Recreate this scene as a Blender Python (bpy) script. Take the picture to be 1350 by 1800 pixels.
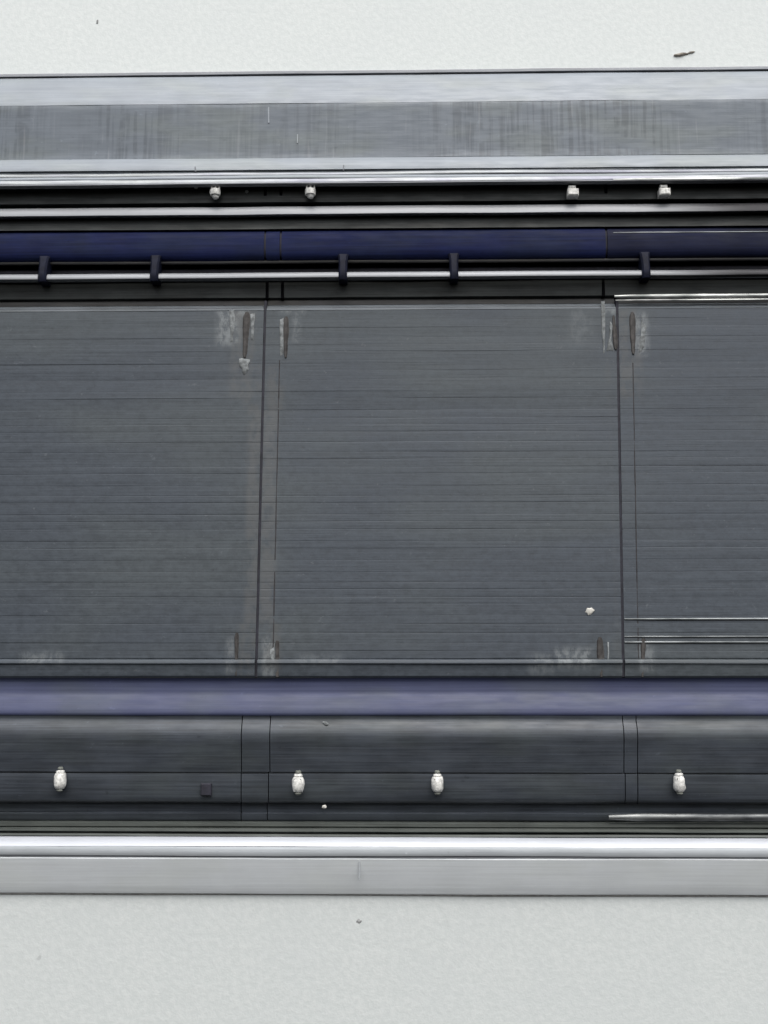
import bpy, bmesh, math, random
from mathutils import Vector, Matrix, noise
R = math.radians
random.seed(7)
S = bpy.context.scene
for o in list(bpy.data.objects): bpy.data.objects.remove(o)
C = S.collection

# ------------------------------------------------------------ camera
FPX = 1900.0                     # focal length in photograph pixels (1350 x 1800)
DIST, PITCH, YAW = 1.9, 8.6, 1.0
cam_d = bpy.data.cameras.new('camera'); cam = bpy.data.objects.new('camera', cam_d); C.objects.link(cam)
S.camera = cam
cam_d.sensor_fit = 'AUTO'; cam_d.sensor_width = 36.0; cam_d.lens = FPX/1800*36
cam_d.clip_start = 0.02; cam_d.clip_end = 200
cam.location = (DIST*math.sin(R(YAW)), -DIST*math.cos(R(PITCH))*math.cos(R(YAW)), -DIST*math.sin(R(PITCH)))
cq = (-cam.location).to_track_quat('-Z', 'Y')
cam.rotation_euler = cq.to_euler()
S.render.filter_size = 2.5
S.render.resolution_x, S.render.resolution_y = 768, 1024

# ------------------------------------------------------------ sky, sun, exposure
SUN_EL, SUN_AZ = 55.0, 10.0       # azimuth measured from straight out of the wall towards the right
w = bpy.data.worlds.new('World'); S.world = w; w.use_nodes = True
nt = w.node_tree; nt.nodes.clear()
wo = nt.nodes.new('ShaderNodeOutputWorld'); bg = nt.nodes.new('ShaderNodeBackground')
sk = nt.nodes.new('ShaderNodeTexSky'); sk.sky_type = 'NISHITA'; sk.sun_disc = False
sk.sun_elevation = R(SUN_EL); sk.sun_rotation = R(180-SUN_AZ)
sk.air_density = 1.0; sk.dust_density = 6.0; sk.ozone_density = 1.0
hs = nt.nodes.new('ShaderNodeHueSaturation'); hs.inputs['Saturation'].default_value = 0.6
nt.links.new(sk.outputs[0], hs.inputs['Color']); nt.links.new(hs.outputs[0], bg.inputs[0])
bg.inputs[1].default_value = 0.13; nt.links.new(bg.outputs[0], wo.inputs[0])
sd = bpy.data.lights.new('sun', 'SUN'); sun = bpy.data.objects.new('sun', sd); C.objects.link(sun)
sd.energy = 1.9; sd.angle = R(75); sd.color = (0.96, 0.99, 1.0)
sv = Vector((math.sin(R(SUN_AZ))*math.cos(R(SUN_EL)), -math.cos(R(SUN_AZ))*math.cos(R(SUN_EL)), math.sin(R(SUN_EL))))
sun.rotation_euler = sv.to_track_quat('Z', 'Y').to_euler(); sun.location = sv*6
vs = S.view_settings; vs.view_transform = 'Standard'; vs.look = 'None'; vs.gamma = 1.0; vs.exposure = 0.06
vs.use_curve_mapping = False

# ------------------------------------------------------------ helpers
def P(px, py, d=0.0):
    """photograph pixel -> (x, z) on the plane d metres in front of the wall face"""
    r = cq @ Vector(((px-675)/FPX, -(py-900)/FPX, -1.0))
    t = (-d - cam.location.y)/r.y
    p = cam.location + r*t
    return p.x, p.z
def Z(py, d=0.0, px=675): return P(px, py, d)[1]
def X(px, py, d=0.0): return P(px, py, d)[0]

def tag(o, label=None, cat=None, group=None, kind=None):
    if label: o['label'] = label
    if cat: o['category'] = cat
    if group: o['group'] = group
    if kind: o['kind'] = kind
    return o
def empty(name, loc=(0, 0, 0)):
    o = bpy.data.objects.new(name, None); C.objects.link(o); o.location = loc; o.empty_display_size = 0.02; return o
def link(name, bm, mat, parent=None, angle=35):
    bmesh.ops.recalc_face_normals(bm, faces=bm.faces)
    me = bpy.data.meshes.new(name); bm.to_mesh(me); bm.free()
    for p in me.polygons: p.use_smooth = True
    me.set_sharp_from_angle(angle=R(angle))
    me.materials.append(mat)
    o = bpy.data.objects.new(name, me); C.objects.link(o)
    if parent is not None:
        o.parent = parent
        o.matrix_parent_inverse = Matrix.Translation(-Vector(parent.location))
    return o
SEED = [0]
def prism(poly, x0, x1, wob=0.0004, seg=0.03, bm=None, skew=0.0):
    """closed polygon of (d, z) swept along x with a slight hand-made waviness"""
    bm = bm or bmesh.new(); SEED[0] += 1; s = SEED[0]*3.71
    n = max(1, int(abs(x1-x0)/seg)); rings = []
    for i in range(n+1):
        x = x0 + (x1-x0)*i/n
        dz = wob*(noise.noise((x*2.3, s, 0.0)) + 0.4*noise.noise((x*9, s, 4.0)))*2
        dd = wob*(noise.noise((x*3.1, s, 9.0)) + 0.4*noise.noise((x*12, s, 14.0)))*2
        rings.append([bm.verts.new((x, -(d+dd), z+dz)) for d, z in poly])
    m = len(poly)
    for i in range(n):
        for k in range(m):
            bm.faces.new((rings[i][k], rings[i][(k+1) % m], rings[i+1][(k+1) % m], rings[i+1][k]))
    bm.faces.new(rings[0][::-1]); bm.faces.new(rings[-1])
    return bm
def contour(pts, back):
    """front contour [(py, d)...] from top to bottom, closed at depth back"""
    f = [(d, Z(py, d)) for py, d in pts]
    return f + [(back, f[-1][1]), (back, f[0][1])]
def disc(py, d, r, n=20):
    z = Z(py, d)
    return [(d + r*math.cos(2*math.pi*k/n), z + r*math.sin(2*math.pi*k/n)) for k in range(n)]
def oval(py, d, rd, rz, n=40):
    z = Z(py, d+rd); sg = lambda v: math.copysign(abs(v)**0.75, v)
    return [(d + rd*sg(math.cos(2*math.pi*k/n)), z + rz*sg(math.sin(2*math.pi*k/n))) for k in range(n)]
def box(bm, x0, x1, z0, z1, d0, d1, bev=0.0, tilt=0.0):
    """box with bevelled front edges; tilt = x shift of the bottom edge"""
    def loop(d, e):
        return [bm.verts.new(v) for v in ((x0+e+tilt, -d, z0+e), (x1-e+tilt, -d, z0+e), (x1-e, -d, z1-e), (x0+e, -d, z1-e))]
    loops = [loop(d0, 0)] + ([loop(d1-bev, 0), loop(d1, bev)] if bev else [loop(d1, 0)])
    for a, b in zip(loops, loops[1:]):
        for k in range(4): bm.faces.new((a[k], a[(k+1) % 4], b[(k+1) % 4], b[k]))
    bm.faces.new(loops[0][::-1]); bm.faces.new(loops[-1])
    return bm
def lathe(bm, c, prof, n=14, axis='z', wob=0.0, seed=0):
    """prof = [(t along axis, radius)...] around point c"""
    rings = []
    for i, (t, r) in enumerate(prof):
        ring = []
        for k in range(n):
            a = 2*math.pi*k/n
            rr = r*(1+wob*noise.noise((math.cos(a)*1.5+seed, math.sin(a)*1.5, t*150+seed)))
            u, v = rr*math.cos(a), rr*math.sin(a)
            p = (c[0]+u, c[1]+v, c[2]+t) if axis == 'z' else (c[0]+u, c[1]-t, c[2]+v)
            ring.append(bm.verts.new(p))
        rings.append(ring)
    for a, b in zip(rings, rings[1:]):
        for k in range(n): bm.faces.new((a[k], a[(k+1) % n], b[(k+1) % n], b[k]))
    bm.faces.new(rings[0][::-1]); bm.faces.new(rings[-1])
    return bm

# ------------------------------------------------------------ materials
class NB:
    def __init__(s, name):
        s.m = bpy.data.materials.new(name); s.m.use_nodes = True; s.t = s.m.node_tree
        s.b = s.t.nodes['Principled BSDF']; s._pos = None
    def n(s, kind, **kw):
        nd = s.t.nodes.new(kind)
        for k, v in kw.items(): setattr(nd, k, v)
        return nd
    def set(s, sock, v):
        if isinstance(v, bpy.types.NodeSocket): s.t.links.new(v, sock)
        else: sock.default_value = v
    def pos(s):
        if s._pos is None: s._pos = s.n('ShaderNodeNewGeometry').outputs['Position']
        return s._pos
    def scaled(s, sc, off=(0, 0, 0)):
        m = s.n('ShaderNodeMapping'); s.set(m.inputs['Vector'], s.pos())
        m.inputs['Scale'].default_value = sc; m.inputs['Location'].default_value = off
        return m.outputs[0]
    def noise(s, sc, detail=3, rough=0.55, off=(0, 0, 0)):
        t = s.n('ShaderNodeTexNoise'); s.set(t.inputs['Vector'], s.scaled(sc, off))
        t.inputs['Scale'].default_value = 1.0; t.inputs['Detail'].default_value = detail; t.inputs['Roughness'].default_value = rough
        return t.outputs['Fac']
    def ramp(s, v, a, b, lo=0.0, hi=1.0):
        r = s.n('ShaderNodeMapRange'); r.interpolation_type = 'SMOOTHSTEP'
        for k, x in zip(('From Min', 'From Max', 'To Min', 'To Max'), (a, b, lo, hi)): s.set(r.inputs[k], x)
        s.set(r.inputs['Value'], v); return r.outputs[0]
    def math(s, op, a, b=0.0):
        m = s.n('ShaderNodeMath', operation=op); s.set(m.inputs[0], a); s.set(m.inputs[1], b); return m.outputs[0]
    def mix(s, f, a, b):
        m = s.n('ShaderNodeMix', data_type='RGBA'); s.set(m.inputs[0], f)
        for k, v in ((6, a), (7, b)):
            if isinstance(v, tuple): v = v if len(v) == 4 else (*v, 1)
            s.set(m.inputs[k], v)
        return m.outputs[2]
    def scale(s, col, f):
        m = s.n('ShaderNodeVectorMath', operation='SCALE'); 
        if isinstance(col, tuple): m.inputs[0].default_value = col[:3]
        else: s.t.links.new(col, m.inputs[0])
        s.set(m.inputs['Scale'], f); return m.outputs[0]
    def xyz(s):
        x = s.n('ShaderNodeSeparateXYZ'); s.set(x.inputs[0], s.pos()); return x.outputs[0], x.outputs[2]
    def rnd(s): return s.n('ShaderNodeObjectInfo').outputs['Random']
    def bump(s, h, strength=0.3, dist=0.001):
        b = s.n('ShaderNodeBump'); b.inputs['Strength'].default_value = strength; b.inputs['Distance'].default_value = dist
        s.set(b.inputs['Height'], h); s.set(s.b.inputs['Normal'], b.outputs[0])
    def done(s, col, rough=0.5, metal=0.0, spec=0.5):
        if isinstance(col, tuple): col = (*col[:3], 1)
        s.set(s.b.inputs['Base Color'], col); s.set(s.b.inputs['Roughness'], rough); s.set(s.b.inputs['Metallic'], metal)
        s.set(s.b.inputs['Specular IOR Level'], spec); return s.m
def box_mask(n, px0, px1, py0, py1, soft=0.006, d=0.02):
    """soft-edged patch (a smear of old sealant) on the real surface at depth d"""
    xa, za = P(px0, py0, d); xb, zb = P(px1, py1, d); x, z = n.xyz()
    m = n.ramp(x, xa-soft, xa+soft); m = n.math('MULTIPLY', m, n.ramp(x, xb-soft, xb+soft, 1, 0))
    m = n.math('MULTIPLY', m, n.ramp(z, zb-soft, zb+soft)); return n.math('MULTIPLY', m, n.ramp(z, za-soft, za+soft, 1, 0))

def mat_wall():
    n = NB('white_plaster')
    a = n.noise((110, 110, 110), 4, 0.6); b = n.noise((9, 9, 9), 3); c = n.noise((330, 330, 330), 2)
    col = n.mix(n.ramp(a, 0.35, 0.68), (0.72, 0.765, 0.757), (0.78, 0.82, 0.812))
    col = n.mix(n.ramp(b, 0.4, 0.75, 0, 0.35), col, (0.715, 0.76, 0.76))
    spots = n.ramp(n.noise((42, 42, 42), 2, 0.5, (3, 0, 5)), 0.755, 0.80)
    col = n.mix(n.math('MULTIPLY', spots, 0.35), col, (0.40, 0.42, 0.42))
    n.bump(n.math('ADD', n.math('MULTIPLY', a, 0.8), n.math('MULTIPLY', c, 0.3)), 0.35, 0.0016)
    return n.done(col, 0.75, 0, 0.25)
def mat_metal(name, col, rough=0.4, metal=0.6, streak=0.08, drips=False, fine=0.0, tint=None, bumps=0.15, spec=0.5, fleck=0.4):
    n = NB(name)
    s = n.noise((5, 60, 320), 4, 0.6); m = n.noise((14, 14, 22), 4, 0.6)
    v = n.math('ADD', n.ramp(s, 0.3, 0.7, 1-streak, 1+streak), n.ramp(m, 0.3, 0.7, -streak*0.7, streak*0.7))
    c = n.scale(col, v)
    if tint: c = n.mix(n.ramp(n.noise((7, 7, 18), 3, 0.5, (8, 1, 2)), 0.42, 0.68), c, n.scale(tint, v))
    fl = n.ramp(n.noise((60, 60, 90), 3, 0.7, (3, 5, 1)), 0.66, 0.74); fd = n.ramp(n.noise((50, 50, 100), 3, 0.7, (6, 2, 8)), 0.66, 0.74)
    c = n.mix(n.math('MULTIPLY', fl, fleck), c, n.scale(c, 1.6)); c = n.mix(n.math('MULTIPLY', fd, fleck), c, n.scale(c, 0.55))
    if drips:
        dr = n.ramp(n.noise((105, 3, 4.5), 3, 0.6, (2, 0, 0)), 0.44, 0.60)
        where = n.ramp(n.noise((3.4, 0.1, 0.1), 1, 0.5, (0.35, 0, 0)), 0.36, 0.54)
        edge = n.ramp(n.noise((18, 1, 26), 3, 0.6), 0.36, 0.52)
        c = n.mix(n.math('MULTIPLY', n.math('MULTIPLY', dr, n.math('MULTIPLY', where, edge)), 0.85), c, n.scale(c, 0.67))
        li = n.ramp(n.noise((130, 3, 7), 2, 0.5, (7, 0, 3)), 0.64, 0.72)
        c = n.mix(n.math('MULTIPLY', li, 0.25), c, (0.25, 0.26, 0.28))
    rg = n.ramp(n.noise((22, 22, 130), 3), 0.3, 0.7, rough-0.07, rough+0.09)
    n.bump(n.math('ADD', s, n.math('MULTIPLY', m, 0.6)), bumps, 0.0012)
    return n.done(c, rg, metal, spec)
def mat_panel(smears=True):
    n = NB('grey_ribbed_panel')
    s = n.noise((5, 30, 330), 4, 0.7); m = n.noise((75, 75, 110), 5, 0.75); big = n.noise((2.2, 1, 5), 2, 0.5, (4, 0, 1))
    v = n.math('ADD', n.ramp(s, 0.3, 0.7, 0.92, 1.08), n.ramp(m, 0.3, 0.7, -0.16, 0.16))
    v = n.math('ADD', v, n.math('MULTIPLY', n.math('SUBTRACT', n.rnd(), 0.5), 0.035))
    c = n.scale((0.061, 0.073, 0.089), v)
    c = n.mix(n.ramp(big, 0.42, 0.65, 0, 0.8), c, n.scale((0.074, 0.087, 0.096), v))
    fl = n.ramp(n.noise((70, 70, 95), 3, 0.7, (9, 4, 2)), 0.66, 0.74)
    c = n.mix(n.math('MULTIPLY', fl, 0.35), c, (0.16, 0.175, 0.19))
    fd = n.ramp(n.noise((60, 60, 110), 3, 0.7, (2, 7, 5)), 0.67, 0.75)
    c = n.mix(n.math('MULTIPLY', fd, 0.4), c, (0.03, 0.036, 0.042))
    tex = n.noise((95, 40, 55), 4, 0.7, (1, 2, 3)); tex2 = n.noise((60, 20, 34), 3, 0.6, (5, 2, 3))
    if not smears:
        jn = None
        for (a, b) in ((438, 452), (463, 482), (1070, 1086), (1096, 1108)):
            q = box_mask(n, a, b, 640, 1180, 0.006); jn = q if jn is None else n.math('MAXIMUM', jn, q)
        c = n.mix(n.math('MULTIPLY', n.math('MULTIPLY', jn, n.ramp(tex2, 0.3, 0.6)), 0.4), c, (0.135, 0.135, 0.132))
        n.bump(n.math('ADD', s, n.math('MULTIPLY', m, 0.7)), 0.22, 0.0012)
        return n.done(c, n.ramp(m, 0.3, 0.7, 0.42, 0.6), 0.15, 0.4)
    # chalky sealant smears left where the joints were fixed
    smear = None
    for (a, b, cc, dd, amt, sf) in ((383, 420, 540, 606, .75, .010), (398, 436, 536, 556, .8, .006), (492, 536, 536, 552, .5, .006), (515, 528, 545, 600, .45, .006),
                               (1112, 1140, 550, 625, .65, .008), (1058, 1084, 530, 552, .7, .006), (1000, 1040, 545, 600, .25, .012),
                               (975, 1044, 1140, 1172, .75, .010), (1122, 1150, 1125, 1180, .6, .007), (930, 975, 1150, 1185, .45, .01),
                               (398, 412, 1120, 1185, .5, .005), (462, 484, 1120, 1190, .7, .006), (40, 110, 1148, 1166, .6, .01), (520, 600, 1150, 1168, .3, .01)):
        k = n.math('MULTIPLY', box_mask(n, a, b, cc, dd, sf), amt); smear = k if smear is None else n.math('MAXIMUM', smear, k)
    k = n.math('MULTIPLY', smear, n.ramp(tex, 0.38, 0.62, 0.15, 1.0))
    c = n.mix(k, c, (0.22, 0.24, 0.25))
    # brownish run-off beside the slots
    run = None
    for (a, b, cc, dd) in ((408, 446, 545, 700), (430, 452, 640, 1190), (1085, 1130, 545, 700), (1066, 1086, 620, 1180), (470, 492, 640, 1180)):
        q = box_mask(n, a, b, cc, dd, 0.008); run = q if run is None else n.math('MAXIMUM', run, q)
    c = n.mix(n.math('MULTIPLY', n.math('MULTIPLY', run, n.ramp(tex2, 0.35, 0.65)), 0.30), c, (0.135, 0.13, 0.12))
    n.bump(n.math('ADD', s, n.math('MULTIPLY', m, 0.7)), 0.22, 0.0012)
    return n.done(c, n.ramp(m, 0.3, 0.7, 0.42, 0.6), 0.15, 0.4)
def mat_rod():
    """polished rod with a base colour that darkens towards the right end"""
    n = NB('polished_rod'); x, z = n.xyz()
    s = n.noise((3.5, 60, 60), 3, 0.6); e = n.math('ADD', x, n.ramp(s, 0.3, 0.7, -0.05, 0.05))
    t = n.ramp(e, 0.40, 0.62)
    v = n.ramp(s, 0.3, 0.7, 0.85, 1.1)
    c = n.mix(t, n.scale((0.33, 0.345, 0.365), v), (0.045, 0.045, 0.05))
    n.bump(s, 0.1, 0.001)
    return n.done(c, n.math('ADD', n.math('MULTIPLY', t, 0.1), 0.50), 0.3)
def mat_reflection(name, dark, light):  # uneven base colour carries the brightness of a reflection
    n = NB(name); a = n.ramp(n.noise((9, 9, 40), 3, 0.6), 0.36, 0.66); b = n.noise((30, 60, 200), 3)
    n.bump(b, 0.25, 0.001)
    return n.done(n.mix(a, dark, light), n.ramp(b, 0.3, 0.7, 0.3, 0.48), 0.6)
def mat_plain(name, col, rough=0.5, metal=0.0, var=0.12, sc=60, spec=0.4):
    n = NB(name); a = n.noise((sc, sc, sc), 4, 0.6)
    n.bump(a, 0.2, 0.001)
    return n.done(n.scale(col, n.ramp(a, 0.3, 0.7, 1-var, 1+var)), rough, metal, spec)

M = {
 'wall': mat_wall(),
 'bead': mat_metal('shade_and_mark_grey', (0.20, 0.21, 0.23), 0.6, 0.0, 0.12),  # dark grey for the painted shadow gap, the lip edge and ticks
 'flange': mat_metal('pale_metal', (0.275, 0.305, 0.34), 0.5, 0.1, 0.06, fleck=0.12, tint=(0.28, 0.31, 0.325)),
 'fascia': mat_metal('stained_grey_metal', (0.128, 0.150, 0.176), 0.5, 0.15, 0.045, drips=True, tint=(0.133, 0.155, 0.165)),
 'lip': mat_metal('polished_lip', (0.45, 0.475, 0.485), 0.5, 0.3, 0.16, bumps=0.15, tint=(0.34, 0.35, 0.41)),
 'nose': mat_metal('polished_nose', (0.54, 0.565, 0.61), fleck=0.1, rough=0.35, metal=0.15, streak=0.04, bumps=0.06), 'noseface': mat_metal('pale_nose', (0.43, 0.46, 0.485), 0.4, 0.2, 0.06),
 'black': mat_metal('black_lining', (0.024, 0.028, 0.028), 0.5, 0.0, 0.35, spec=0.25),
 'navy': mat_metal('navy_tube', (0.0085, 0.0135, 0.058), 0.65, 0.0, 0.22, tint=(0.011, 0.017, 0.050), spec=0.15),
 'navy_dull': mat_metal('dull_navy_tube', (0.009, 0.012, 0.036), 0.6, 0.0, 0.25, tint=(0.008, 0.011, 0.026), spec=0.15),
 'rod': mat_rod(), 'clip': mat_plain('dark_clip', (0.009, 0.011, 0.024), 0.6, 0, 0.3, 90, 0.15),
 'panel': mat_panel(), 'panel_plain': mat_panel(False),
 'blue': mat_metal('blue_cove', (0.067, 0.078, 0.150), 0.55, 0.0, 0.08, tint=(0.074, 0.087, 0.137)),
 'trough': mat_metal('dark_trough', (0.054, 0.063, 0.077), 0.45, 0.1, 0.22, fleck=0.6, tint=(0.057, 0.067, 0.075)),
 'olive': mat_metal('olive_strip', (0.085, 0.095, 0.088), 0.45, 0.2, 0.18),
 'foot': mat_plain('foot_bead', (0.42, 0.41, 0.40), 0.7, 0, 0.2, 90),
 'lowflange': mat_metal('lower_grey_metal', (0.76, 0.80, 0.825), 0.55, 0.0, 0.04, fleck=0.1, tint=(0.75, 0.79, 0.80)),
 'bright_glint': mat_reflection('bright_reflection', (0.10, 0.11, 0.11), (0.58, 0.60, 0.59)), 'mid_reflection': mat_reflection('mid_reflection', (0.06, 0.065, 0.07), (0.20, 0.21, 0.21)), 'dull_reflection': mat_reflection('dull_reflection', (0.08, 0.09, 0.095), (0.26, 0.28, 0.29)),
 'stud': mat_plain('white_plastic', (0.70, 0.70, 0.67), 0.5, 0, 0.30, 190),
 'collar': mat_plain('grey_collar', (0.16, 0.17, 0.15), 0.5, 0, 0.2, 120),
 'slot': mat_plain('slot_brown', (0.062, 0.058, 0.056), 0.7, 0, 0.35, 110),
 'edge': mat_metal('lit_panel_edge', (0.135, 0.152, 0.168), 0.55, 0.0, 0.14, tint=(0.115, 0.13, 0.14)),
 'browntop': mat_metal('dusty_top', (0.040, 0.040, 0.041), 0.7, 0.0, 0.2, tint=(0.05, 0.048, 0.045)), 'void': mat_plain('joint_black', (0.004, 0.004, 0.005), 0.9, 0, 0.1, 90, 0.0),
 'brownseam': mat_plain('seam_brown', (0.035, 0.033, 0.036), 0.7, 0, 0.3, 90),
 'seam': mat_plain('seam_dark', (0.022, 0.022, 0.032), 0.7, 0, 0.3, 90),
 'chalk': mat_plain('chalky_sealant', (0.20, 0.215, 0.22), 0.85, 0, 0.4, 130),
 'chip': mat_plain('pale_chip', (0.62, 0.61, 0.56), 0.7, 0, 0.15, 200),
 'speck': mat_plain('grey_speck', (0.33, 0.34, 0.34), 0.8, 0, 0.3, 200),
 'twig': mat_plain('dry_brown', (0.29, 0.265, 0.23), 0.8, 0, 0.35, 200),
}

XL, XR = -1.35, 1.45            # ends of the long fitting
# ------------------------------------------------------------ wall with the opening that takes the fitting
def build_wall():
    bm = bmesh.new(); zt, zc = Z(200), Z(1568)
    def slab(x0, x1, z0, z1):
        box(bm, x0, x1, z0, z1, -0.12, 0.0)
    slab(-4, 4, zt, 3.2);  slab(-4, XL+0.01, zc, zt); slab(XR-0.01, 4, zc, zt)
    # below the fitting the wall is tilted back to make it shade darker
    h = 2.4; k = math.tan(R(7.5)); prof = [(0.0, zc), (-k*h, zc-h), (-k*h-0.12, zc-h), (-0.12, zc)]
    prism(prof, -4, 4, 0.0, 8.0, bm)
    tag(link('wall', bm, M['wall']), kind='structure')
build_wall()

# ------------------------------------------------------------ upper rail
def rail_part(name, pts, back, mat, parent, x0=XL, x1=XR, wob=0.0005, angle=28):
    return link(name, prism(contour(pts, back), x0, x1, wob), M[mat], parent, angle)
up = empty('upper_rail', (0, 0, Z(230)))
tag(up, 'long grey metal rail with stained flat face along the top of the recess', 'rail')
rail_part('shadow_gap_bead', [(123.5, 0.001), (125, 0.006), (128, 0.008), (130, 0.004)], -0.005, 'bead', up)  # dark bead stands in for the shadow gap above the flange
rail_part('sloped_flange', [(131.5, 0.004), (133, 0.010), (137, 0.015), (143, 0.0185), (172, 0.0350), (176, 0.0368), (180, 0.0378)], -0.06, 'flange', up)
rail_part('fascia', [(180.3, 0.0376), (183, 0.0382), (187, 0.0385), (192, 0.0385), (262, 0.0365), (270, 0.0368), (276, 0.0378)], -0.06, 'fascia', up)
rail_part('trim_bead', [(276.3, 0.0378), (278, 0.0415), (284, 0.048), (292, 0.0515), (296.5, 0.052), (298, 0.048)], -0.06, 'flange', up)
rail_part('groove_strip', [(298.3, 0.0488), (301.4, 0.0492)], -0.06, 'fascia', up)
rail_part('lip_bead', [(301.5, 0.0500), (302.5, 0.0525), (305, 0.0545), (306.8, 0.0540)], 0.0, 'lip', up, wob=0.0008)
rail_part('lip_bead', [(307, 0.0540), (308, 0.0555), (310.5, 0.0568), (312.6, 0.0564)], 0.0, 'flange', up, wob=0.0008)
rail_part('lip', [(312.8, 0.0564), (314, 0.0580), (317, 0.0592), (319, 0.059), (321.5, 0.055), (322.5, 0.045)], 0.0, 'lip', up, wob=0.0007)
rail_part('lip_edge', [(319.5, 0.0605), (321, 0.062), (322.3, 0.0605)], 0.05, 'bead', up)

# ------------------------------------------------------------ black lining of the upper recess
lining = empty('recess_lining', (0, 0, Z(430)))
tag(lining, 'black lining of the long recess above the grey panels', 'lining')
rail_part('back_plate', [(300, -0.055), (560, -0.055)], -0.075, 'black', lining)
rail_part('upper_strip', [(323.5, 0.034), (325, 0.037), (354, 0.037), (356, 0.030)], -0.054, 'black', lining)
rail_part('brown_edge', [(357.5, 0.002), (358.5, 0.008), (361, 0.008)], -0.05, 'olive', lining, wob=0.0009)
rail_part('tube_shade_strip', [(379, 0.026), (381, 0.029), (397, 0.031), (401, 0.0325)], -0.054, 'black', lining)  # black strip put in for the shade over the top of the tube
rail_part('lower_strip', [(492.8, 0.010), (495, 0.014), (522, 0.012), (525.5, 0.006)], -0.054, 'black', lining)
for px, top in ((470, 1), (497, 1), (1060, 1)):
    for a, b in ((325, 355), (495, 526)):
        x = X(px, (a+b)/2, 0.01); bm = bmesh.new()
        box(bm, x-0.0026, x+0.0026, Z(b, .008), Z(a, .008), -0.05, 0.0150 if a > 400 else 0.0385, 0.0008)
        link('joint_fin', bm, M['void'], lining)

# ------------------------------------------------------------ rods and navy tube
tag(link('upper_rod', prism(contour([(361.8, 0.036), (363, 0.0395), (366, 0.0420), (371, 0.0435), (375, 0.0438), (377, 0.0415), (378, 0.037)], 0.028), XL+0.02, XR-0.02, 0.0006), M['rod'], angle=60),
    'bright polished rod running above the navy tube', 'rod')
tube = empty('navy_tube', (0, 0, Z(424)))
tag(tube, 'dark navy blue tube with clips, lying in the black recess', 'tube')
cuts = [XL+0.02, X(470, 420), X(497, 420), X(1060, 420), XR-0.02]
for i in range(4):
    link('tube_segment', prism(oval(426, 0.018, 0.0155, 0.0285), cuts[i]+0.0018, cuts[i+1]-0.0018, 0.0003), M['navy_dull' if i == 3 else 'navy'], tube, 60)
link('core', prism(oval(426, 0.018, 0.0125, 0.0255, 24), cuts[0]+0.01, cuts[-1]-0.01, 0.0), M['seam'], tube, 60)
clips = []
for px in (83, 277, 604, 797, 1130):
    x = X(px, 470, 0.015); bm = bmesh.new(); zt, zb = Z(446, .034), Z(490, .042)
    # strap that leaves the tube, narrows and hooks round the lower rod
    sec = [(zt, 0.010, 0.0345, 0.0100), (Z(450, .036), 0.010, 0.0365, 0.0085), (Z(460, .04), 0.012, 0.0395, 0.0075), (Z(474, .042), 0.012, 0.0425, 0.0072),
           (Z(483, .044), 0.012, 0.0435, 0.0076), (zb, 0.014, 0.0405, 0.0072)]
    rings = []
    for z, d0, d1, hw in sec:
        rings.append([bm.verts.new(v) for v in ((x-hw, -d0, z), (x-hw, -(d1-.003), z), (x-hw+.003, -d1, z), (x+hw-.003, -d1, z), (x+hw, -(d1-.003), z), (x+hw, -d0, z))])
    for a, b in zip(rings, rings[1:]):
        for k in range(6): bm.faces.new((a[k], a[(k+1) % 6], b[(k+1) % 6], b[k]))
    bm.faces.new(rings[0][::-1]); bm.faces.new(rings[-1])
    link('clip', bm, M['clip'], tube)
low = empty('lower_rod', (0, 0, Z(482)))
tag(low, 'thin bright polished rod below the navy tube, interrupted by clips', 'rod')
link('rod_bar', prism(contour([(477.8, 0.032), (478.8, 0.0355), (481, 0.0375), (484, 0.0385), (486.5, 0.0380), (488, 0.0345)], 0.026), XL+0.02, XR-0.02, 0.0004), M['rod'], low, 60)
link('hair_line_bar', prism(disc(459.5, 0.020, 0.0030, 10), XL+0.02, XR-0.02, 0.0005), M['browntop'], low, 60)
rail_part('rest_strip', [(489, 0.012), (490, 0.017), (492.5, 0.016)], -0.02, 'trough', low)
rail_part('brown_backing', [(470, 0.0), (472, 0.006), (477, 0.006)], -0.04, 'seam', low)

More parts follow.
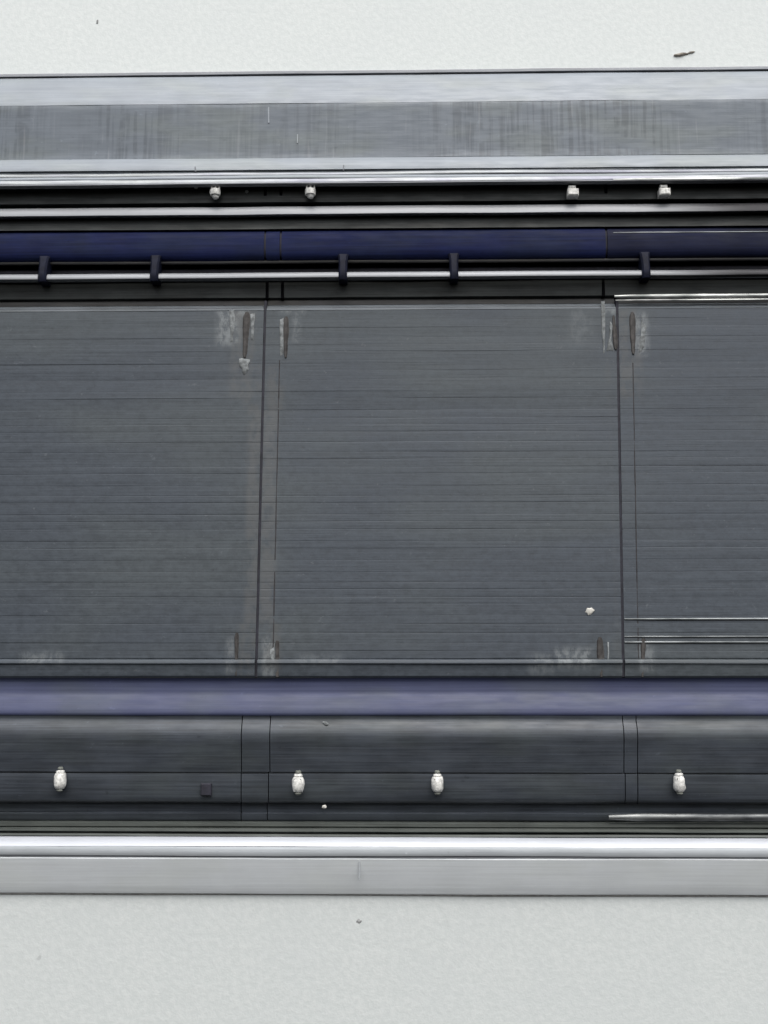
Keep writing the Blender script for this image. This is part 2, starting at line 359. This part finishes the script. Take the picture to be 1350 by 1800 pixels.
# ------------------------------------------------------------ grey ribbed panels, each built of its own horizontal strips
seam_l = ((466, 545), (450, 1192)); seam_r = ((1085, 545), (1096, 1192))
lines = [545.0]
while lines[-1] < 1140: lines.append(lines[-1]+random.choice((12, 14, 16, 18, 21)))
lines.append(1157.0)
PD = 0.020
def seam_x(seam, py, off=0.0):
    (xa, ya), (xb, yb) = seam; t = (py-ya)/(yb-ya)
    return X(xa+(xb-xa)*t, py, PD)+off
def build_panel(label, left, right, seed):
    rnd = random.Random(seed); root = empty('ribbed_panel', (0, 0, Z(1160)))
    tag(root, label, 'panel', 'grey ribbed panels in a row')
    xl = (lambda py: XL+0.02) if left is None else (lambda py: seam_x(left[0], py, left[1]))
    xr = (lambda py: XR-0.02) if right is None else (lambda py: seam_x(right[0], py, right[1]))
    def slab(name, pts, back, mat, wob=0.00035):
        """strip whose ends follow the slanting joints"""
        poly = contour(pts, back); bm = prism(poly, 0.0, 1.0, 0.0, 0.045); SEED[0] += 1; s = SEED[0]*1.9
        pa, pb = pts[0][0], pts[-1][0]; zt, zb = poly[0][1], poly[len(pts)-1][1]
        for v in bm.verts:
            t = 0 if zt == zb else (zt-v.co.z)/(zt-zb); py = pa+(pb-pa)*t
            a, b = xl(py), xr(py); v.co.x = a+(b-a)*v.co.x
            v.co.y += wob*noise.noise((v.co.x*3, s, 0))*2; v.co.z += wob*noise.noise((v.co.x*4, s, 7))*1.6
        return link(name, bm, M[mat], root, 30)
    slab('backing', [(540, PD-0.0035), (1188, PD-0.0035)], PD-0.03, 'trough')
    slab('top_edge', [(526, 0.004), (528, 0.0065), (535.5, 0.0065)], -0.03, 'browntop')
    slab('lit_edge', [(536, 0.0070), (538, 0.0125), (541, 0.0165), (544.3, 0.0198)], -0.03, 'edge')  # paler base colour paints the light caught by this upward edge
    for a, b in zip(lines, lines[1:]):
        e = rnd.choice((0.00004, 0.00007, 0.0001, 0.00013, 0.0002)); h = rnd.choice((0, 0, 0.0001, 0.0002, -0.0001)); g = 0.0
        if a < 740: e *= 0.4; h *= 0.4; tl = rnd.uniform(-0.00005, 0.00006)
        slab('strip', [(a+g*0.5, PD-e+h), (a+g*0.5+0.6, PD-e*0.2+h), (a+g*0.5+1.5, PD+h+tl), (b-g*0.5-1.5, PD+h-tl), (b-g*0.5-0.6, PD-e*0.2+h), (b-g*0.5, PD-e+h)], PD-0.007, 'panel' if a < 720 or b > 1110 else 'panel_plain')
    slab('lower_bead', [(1158, 0.020), (1160, 0.0245), (1163, 0.0262), (1166, 0.0264), (1167.6, 0.0240)], -0.02, 'panel')
    slab('skirt', [(1167.8, 0.0235), (1171, 0.0228), (1180, 0.0225), (1188, 0.0215), (1191.4, 0.0190)], -0.03, 'panel')
    return root
JW = 0.0023
pl = build_panel('grey ribbed panel left of both vertical joints', None, (seam_l, -JW), 1)
pc = build_panel('grey ribbed panel in the middle, between the two vertical joints', (seam_l, JW), (seam_r, -JW), 2)
pr = build_panel('grey ribbed panel at the right, behind the short bright streaks', (seam_r, JW), None, 3)

# joint cover strips between the panels
def build_joint(seam, wdt, label, second):
    root = empty('joint_strip', (seam_x(seam, 1180), -PD, Z(1180)))
    tag(root, label, 'joint strip', 'vertical joint strips between panels')
    def vert(name, off0, off1, d0, d1, mat, pa, pb, n=18, wob=0.0006):
        bm = bmesh.new(); rings = []
        SEED[0] += 1
        for i in range(n+1):
            py = pa+(pb-pa)*i/n; z = Z(py, PD); e = wob*noise.noise((i*0.6, SEED[0]*2.3, 1))
            a, b = seam_x(seam, py, off0)+e, seam_x(seam, py, off1)+wob*noise.noise((i*0.5, SEED[0]*2.3, 5))
            bv = min(0.0003, (b-a)*0.25)
            rings.append([bm.verts.new(v) for v in ((a, -d0, z), (a, -(d1-bv), z), (a+bv, -d1, z), (b-bv, -d1, z), (b, -(d1-bv), z), (b, -d0, z))])
        for p, q in zip(rings, rings[1:]):
            for k in range(6): bm.faces.new((p[k], p[(k+1) % 6], q[(k+1) % 6], q[k]))
        bm.faces.new(rings[0][::-1]); bm.faces.new(rings[-1])
        return link(name, bm, M[mat], root)
    vert('seam_filler', -JW+0.0001, JW+0.0002, -0.02, PD-0.0010, 'seam', 527, 1190)
    vert('seam_filler', wdt-0.0009, wdt+0.0009, PD-0.006, PD+0.0005, 'brownseam', second, 1190)
    return root
jl = build_joint(seam_l, 0.028, 'narrow vertical joint strip between left and middle panels', 632)
jr = build_joint(seam_r, 0.026, 'narrow vertical joint strip between middle and right panels', 640)

# slots and sealant beside the joints (raised rims, sunk brown floors)
def build_slot(px, pya, pyb, wd, parent, lean=0, rim=True):
    d = PD+0.0028
    xa, za = P(px, pya, d); xb, zb = P(px+lean, pyb, d); bm = bmesh.new(); n = 10
    # tapered dark tongue with a rounded foot
    rings = []
    for i in range(n+1):
        t = i/n; x = xa+(xb-xa)*t; z = za+(zb-za)*t; hw = wd*0.5*(1+0.22*math.sin(t*5+px))*(0.55 if i in (0, n) else 1)
        rings.append([bm.verts.new(v) for v in ((x-hw, -PD+0.001, z), (x-hw*0.6, -d+0.0006, z), (x+hw*0.2, -d, z), (x+hw, -PD+0.001, z))])
    for p, q in zip(rings, rings[1:]):
        for k in range(3): bm.faces.new((p[k], p[k+1], q[k+1], q[k]))
        bm.faces.new((p[3], p[0], q[0], q[3]))
    bm.faces.new(rings[0][::-1]); bm.faces.new(rings[-1])
    return link('fixing_slot', bm, M['slot'], parent)
def build_smear(pts, parent, mat='chalk', thick=0.0016, seed=0):
    """lump of dried sealant: irregular outline with a domed top"""
    bm = bmesh.new(); d = PD+0.001; out = []; n = len(pts)*5
    q = []
    for i in range(len(pts)):
        a, b = pts[i], pts[(i+1) % len(pts)]
        for k in range(5):
            t = k/5; q.append((a[0]+(b[0]-a[0])*t, a[1]+(b[1]-a[1])*t))
    q = [(x+2.6*noise.noise((x*.13, y*.13, seed)), y+3.2*noise.noise((x*.11, y*.11, seed+9))) for x, y in q]
    cx = sum(p[0] for p in q)/n; cy = sum(p[1] for p in q)/n
    r0 = [bm.verts.new((X(x, y, PD), -PD+0.001, Z(y, PD, x))) for x, y in q]
    def ring(f, th):
        return [bm.verts.new((X(cx+(x-cx)*f, cy+(y-cy)*f, d), -(PD+th*(1+0.6*noise.noise((x*.2, y*.2, seed+3)))), Z(cy+(y-cy)*f, d, cx+(x-cx)*f))) for x, y in q]
    r1 = ring(0.9, thick*0.6); r2 = ring(0.45, thick); c = bm.verts.new((X(cx, cy, d), -(PD+thick), Z(cy, d, cx)))
    for a, b in ((r0, r1), (r1, r2)):
        for k in range(n): bm.faces.new((a[k], a[(k+1) % n], b[(k+1) % n], b[k]))
    for k in range(n): bm.faces.new((r2[k], r2[(k+1) % n], c))
    return link('sealant_lump', bm, M[mat], parent, 60)
build_slot(434, 548, 628, 0.013, pl, -4)
build_slot(503, 556, 628, 0.010, pc, -1)
build_slot(1079, 554, 614, 0.008, pc, 4)
build_slot(1112, 548, 622, 0.011, pr, 2)
build_slot(416, 1112, 1188, 0.008, pl, -1)
build_slot(487, 1126, 1190, 0.010, pc, 1)
build_slot(1055, 1120, 1190, 0.012, pc, 3)
build_slot(1132, 1122, 1190, 0.009, pr, -2)
build_smear([(419, 630), (440, 630), (437, 648), (429, 660), (421, 646)], pl, seed=1)
build_smear([(440, 552), (448, 548), (446, 600), (441, 598)], pl, seed=2)
build_smear([(404, 545), (412, 543), (411, 600), (405, 606)], pl, seed=3, thick=0.001)
build_smear([(492, 560), (498, 556), (499, 622), (492, 628)], pc, seed=4)
build_smear([(1056, 530), (1063, 529), (1064, 622), (1060, 624)], pc, seed=5)
build_smear([(1071, 560), (1077, 572), (1075, 600), (1080, 616), (1066, 618), (1072, 590)], pc, seed=6)
build_smear([(1128, 560), (1136, 572), (1133, 612), (1124, 622)], pr, seed=7, thick=0.001)
build_smear([(474, 1140), (482, 1136), (482, 1184), (477, 1186)], pc, seed=8)
build_smear([(1067, 1128), (1071, 1128), (1071, 1180), (1068, 1182)], pc, seed=9)

# ------------------------------------------------------------ blue cove under the panels
cove = [(1191.6, 0.0185), (1193, 0.0165), (1196, 0.0132), (1200, 0.0122), (1206, 0.0114), (1211, 0.0110), (1214, 0.0112), (1217, 0.0105), (1222, 0.0125), (1232, 0.0155), (1244, 0.019), (1252, 0.0205), (1256, 0.0198), (1257.7, 0.0182)]
tag(link('blue_cove', prism(contour(cove, -0.03), XL+0.005, XR-0.005, 0.0005), M['blue'], None, 40),
    'muted blue concave strip running under the grey panels', 'strip')

# ------------------------------------------------------------ dark lower trough
tr = empty('lower_trough', (0, 0, Z(1440)))
tag(tr, 'dark grey stepped trough below the blue strip', 'trough')
def trough_band(name, pts, back, mat, cutpx, gap=0.0008):
    pm = sum(p[0] for p in pts)/len(pts)
    xs = [XL+0.01]+[X(c, pm, pts[len(pts)//2][1]) for c in cutpx]+[XR-0.01]
    for a, b in zip(xs, xs[1:]):
        link(name, prism(contour(pts, back), a+gap, b-gap, 0.0005), M[mat], tr, 50)
rail_part('trough_back', [(1255, -0.03), (1470, -0.03)], -0.06, 'black', tr)
trough_band('upper_face', [(1257.9, 0.0180), (1262, 0.0168), (1266, 0.0168), (1271, 0.0190), (1278, 0.0222), (1286, 0.0245), (1294, 0.0252), (1302, 0.0242), (1312, 0.0222), (1330, 0.0190), (1350, 0.0156), (1357.5, 0.0138)], -0.028, 'trough', (424, 474, 1097, 1121))
trough_band('face_groove', [(1357.7, 0.0085), (1360.2, 0.0085)], -0.028, 'trough', (424, 472, 1099, 1121))
trough_band('lower_face', [(1360.4, 0.0140), (1366, 0.0139), (1400, 0.0100), (1407, 0.0075), (1412, 0.0030)], -0.028, 'trough', (424, 472, 1099, 1121))
trough_band('recessed_face', [(1412.3, -0.008), (1427.6, -0.012)], -0.028, 'trough', (424, 470))
trough_band('bottom_face', [(1428, -0.010), (1431, -0.007), (1441, -0.010), (1444, -0.014)], -0.028, 'trough', (424, 470))
rail_part('olive_strip', [(1446, 0.002), (1448, 0.006), (1453, 0.006), (1455, 0.002)], -0.028, 'olive', tr)
rail_part('olive_strip', [(1456.5, 0.010), (1458, 0.014), (1462, 0.0145), (1463.5, 0.011)], -0.028, 'olive', tr)
bm = bmesh.new(); x, z = P(362, 1388, 0.018); box(bm, x-0.009, x+0.009, z-0.010, z+0.010, 0.0, 0.019, 0.0015); link('black_block', bm, M['seam'], tr)

# ------------------------------------------------------------ lower rail: bright nose and grey flange
lr = empty('lower_rail', (0, 0, Z(1540)))
tag(lr, 'grey metal rail with bright polished nose along the bottom of the fitting', 'rail')
rail_part('inner_edge', [(1465, 0.008), (1466.5, 0.012), (1470, 0.013), (1471, 0.011)], -0.04, 'olive', lr)
rail_part('nose', [(1471.6, 0.012), (1472.5, 0.0165), (1475, 0.0210), (1480, 0.0260), (1486, 0.0305), (1488.5, 0.0318)], -0.04, 'nose', lr)
rail_part('nose_face', [(1488.8, 0.0318), (1492, 0.0328), (1497, 0.0334), (1502, 0.0335), (1505, 0.0325)], -0.04, 'noseface', lr)
rail_part('shadow_line', [(1505.3, 0.0300), (1507.9, 0.0300)], -0.04, 'bead', lr)
rail_part('flange', [(1508, 0.0290), (1510.5, 0.0298), (1551, 0.0150), (1552.5, 0.0143), (1569, 0.0085), (1571.5, 0.0065)], -0.04, 'lowflange', lr)
rail_part('foot_bead', [(1572, 0.0028), (1573.5, 0.0025), (1574.6, 0.0005)], -0.05, 'foot', lr)

# ------------------------------------------------------------ white studs
def stud_upper(px, py, prongs, label):
    SD = 0.052; x, z = P(px, py, SD); root = empty('white_stud', (x, -SD, z))
    tag(root, label, 'stud', 'white studs in the upper recess')
    bm = bmesh.new()
    if prongs:
        lathe(bm, (x, -SD, z-0.001), [(-.0115, .0035), (-.010, .0052), (-.0065, .0062), (-.005, .0090), (.002, .0100), (.0050, .0098), (.0062, .0070)], 14, 'z', 0.2, px)
    else:
        box(bm, x-0.0098, x+0.0098, z-0.0080, z+0.0055, SD-0.012, SD+0.006, 0.0022)
    link('body', bm, M['stud'], root, 40)
    bm = bmesh.new(); lathe(bm, (x, -0.010, z+0.001), [(-.022, .005), (0.036, .005)], 10, 'y'); link('stem', bm, M['collar'], root)
    if prongs:
        for k in (-1, 0, 1):
            bm = bmesh.new(); lathe(bm, (x+k*0.0068, -SD-0.002, z+0.0042), [(-.001, .0015), (.004, .0015), (.0085, .0012), (.0105, .0006)], 7, 'z', 0.1, k)
            link('prong', bm, M['stud'], root)
    else:
        bm = bmesh.new(); box(bm, x-0.0078, x+0.0052, z+0.0066, z+0.0125, SD-0.010, SD+0.003, 0.0015); link('cap', bm, M['stud'], root)
stud_upper(379, 338, True, 'leftmost small white stud in the black recess under the upper rail')
stud_upper(546, 337, True, 'white stud with three prongs, just right of the left joint in the upper recess')
stud_upper(1007, 338, False, 'squarish white stud just left of the right joint in the upper recess')
stud_upper(1168, 337, False, 'rightmost white stud in the black recess under the upper rail')
def stud_lower(px, py, h, wd, label, seed):
    d = 0.026; x, z = P(px, py, d); root = empty('white_stud', (x, -d, z))
    tag(root, label, 'stud', 'white studs on the lower trough')
    bm = bmesh.new(); r = wd/2; hh = h/2
    lathe(bm, (x, -d, z-0.002), [(-hh, r*.45), (-hh*.93, r*.72), (-hh*.6, r*.97), (-hh*.1, r*1.02), (hh*.35, r*.94), (hh*.62, r*.80), (hh*.68, r*.72)], 16, 'z', 0.16, seed)
    link('body', bm, M['stud'], root, 45)
    bm = bmesh.new(); lathe(bm, (x, -d, z-0.002+hh*.69), [(0, r*.66), (.001, r*.74), (.0035, r*.66), (.0048, r*.4)], 14, 'z', 0.12, seed); link('cap', bm, M['stud'], root)
    bm = bmesh.new(); lathe(bm, (x, -d, z-0.002+hh*.69+.006), [(0, r*.4), (.001, r*.5), (.003, r*.45), (.004, r*.3)], 12, 'z', 0.2, seed); link('collar', bm, M['collar'], root)
    bm = bmesh.new(); lathe(bm, (x, -0.012, z-0.002), [(-.006, .006), (.010, .006)], 10, 'y'); link('stem', bm, M['collar'], root)
    bm = bmesh.new(); lathe(bm, (x, -d, z-0.002-hh-.0045), [(0, r*.3), (.002, r*.55), (.0045, r*.5)], 12, 'z', 0.2, seed); link('tip', bm, M['collar'], root)
    for k in (-1, 1):
        bm = bmesh.new(); lathe(bm, (x+k*r*.42, -d-r*.62, z+hh*.26), [(-.001, .0016), (.0016, .0013)], 7, 'y', .2, k); link('hole', bm, M['collar'], root)
stud_lower(106, 1368, 0.031, 0.0205, 'leftmost white oval stud on the dark lower trough', 1)
stud_lower(524, 1374, 0.030, 0.0205, 'white oval stud just right of the joint on the lower trough', 2)
stud_lower(769, 1374, 0.030, 0.0205, 'white oval stud alone near the middle of the lower trough', 3)
stud_lower(1194, 1373, 0.031, 0.020, 'rightmost white stud on the dark lower trough', 4)

# ------------------------------------------------------------ short bright trim strips at the right
def reflection(px0, py, d, r, label, px1=None, sq=1.0, mat='bright_glint'):  # thin bars stand in for light reflected across the right bay
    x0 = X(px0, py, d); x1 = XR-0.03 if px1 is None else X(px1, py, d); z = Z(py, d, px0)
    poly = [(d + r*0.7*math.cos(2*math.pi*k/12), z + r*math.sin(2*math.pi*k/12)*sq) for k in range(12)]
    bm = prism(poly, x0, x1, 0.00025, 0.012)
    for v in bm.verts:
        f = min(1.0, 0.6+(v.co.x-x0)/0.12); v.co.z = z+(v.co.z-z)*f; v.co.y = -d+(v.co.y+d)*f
    tag(link('reflection_strip', bm, M[mat], None, 60), label, 'trim strip', 'short bright trim strips at the right')
reflection(1078, 316, 0.0605, 0.0030, 'bright reflection built as a strip on the upper lip at the right')
reflection(1078, 409, 0.0325, 0.0013, 'thin pale reflection built as a strip on the navy tube at the right', mat='dull_reflection')
reflection(1080, 521, 0.024, 0.0042, 'reflection built as a strip at the top edge of the right ribbed panel')
reflection(1082, 528, 0.0245, 0.0018, 'thin reflection line just below the broader one on the right panel')
reflection(1098, 1088, PD+0.0012, 0.0020, 'topmost thin reflection streak low on the right panel', mat='dull_reflection')
reflection(1098, 1119, PD+0.0012, 0.0015, 'second thin reflection streak low on the right panel', mat='dull_reflection')
reflection(1098, 1129, PD+0.0012, 0.0020, 'lowest thin reflection streak low on the right panel', mat='dull_reflection')
reflection(1070, 1437, 0.010, 0.0066, 'broad reflection built as a strip at the bottom of the dark trough at the right', mat='mid_reflection')

# thin scratches and ticks on the rails
def scratch(name, px, pa, pb, d, wpx, mat, parent, lean=0.0):
    x, za = P(px, pa, d); zb = Z(pb, d); bm = bmesh.new()
    box(bm, x-wpx*0.0005, x+wpx*0.0005, zb, za, d-0.002, d, 0.0, lean); link(name, bm, M[mat], parent)
scratch('scratch', 472, 188, 214, 0.0388, 2.2, 'flange', up, 0.0008); scratch('scratch', 523, 236, 250, 0.0376, 1.8, 'flange', up)
scratch('tick_mark', 343, 293, 299, 0.0525, 1.8, 'bead', up, 0.001); scratch('tick_mark', 604, 290, 299, 0.0525, 2.0, 'bead', up)
scratch('tick_mark', 632, 1514, 1546, 0.0292, 2.0, 'noseface', lr, 0.0)
# ------------------------------------------------------------ crumbs and specks
def crumb(name, px, py, d, rx, rz, mat, label, cat, ang=0.0, th=0.003, seed=0):
    x, z = P(px, py, d); bm = bmesh.new()
    bmesh.ops.create_icosphere(bm, subdivisions=2, radius=1.0)
    for v in bm.verts:
        k = 1+0.45*noise.noise(v.co*1.7+Vector((seed, 0, 0))); u = v.co*k
        a, b = u.x*rx, u.z*rz
        v.co = Vector((x+a*math.cos(ang)-b*math.sin(ang), -d-u.y*th, z+a*math.sin(ang)+b*math.cos(ang)))
    tag(link(name, bm, M[mat], None, 50), label, cat)
crumb('dry_fragment', 1196, 96, 0.001, 0.0135, 0.0030, 'twig', 'brown dry sliver stuck to the white wall above the rail', 'debris', R(9), 0.003, 1)
crumb('dry_fragment', 1215, 92, 0.001, 0.0070, 0.0018, 'twig', 'small pointed brown tip at the end of the sliver on the wall', 'debris', R(12), 0.002, 2)
crumb('dirt_speck', 171, 38, 0.0005, 0.0020, 0.0045, 'speck', 'tiny grey speck high on the white wall at the left', 'speck', R(-8), 0.001, 3)
crumb('dirt_speck', 631, 1619, -0.0062, 0.0040, 0.0034, 'speck', 'tiny grey speck on the white wall under the lower rail', 'speck', 0, 0.001, 4)
crumb('pale_chip', 1037, 1074, PD+0.001, 0.0070, 0.0058, 'chip', 'small cream chip on the middle panel near the right joint', 'chip', 0.2, 0.002, 5)
crumb('pale_chip', 570, 1418, 0.004, 0.0042, 0.0030, 'chip', 'tiny cream chip low in the dark trough', 'chip', 0, 0.002, 6)
crumb('pale_chip', 573, 1272, 0.021, 0.0055, 0.0030, 'chalk', 'faint grey chip on the ledge just under the blue strip', 'chip', -0.4, 0.002, 7)
crumb('pale_chip', 345, 329, 0.038, 0.0040, 0.0030, 'chip', 'tiny pale chip left of the leftmost upper stud', 'chip', 0.5, 0.002, 8)
crumb('pale_chip', 434, 337, 0.038, 0.0030, 0.0032, 'chalk', 'tiny grey chip right of the leftmost upper stud', 'chip', 0.5, 0.002, 9)
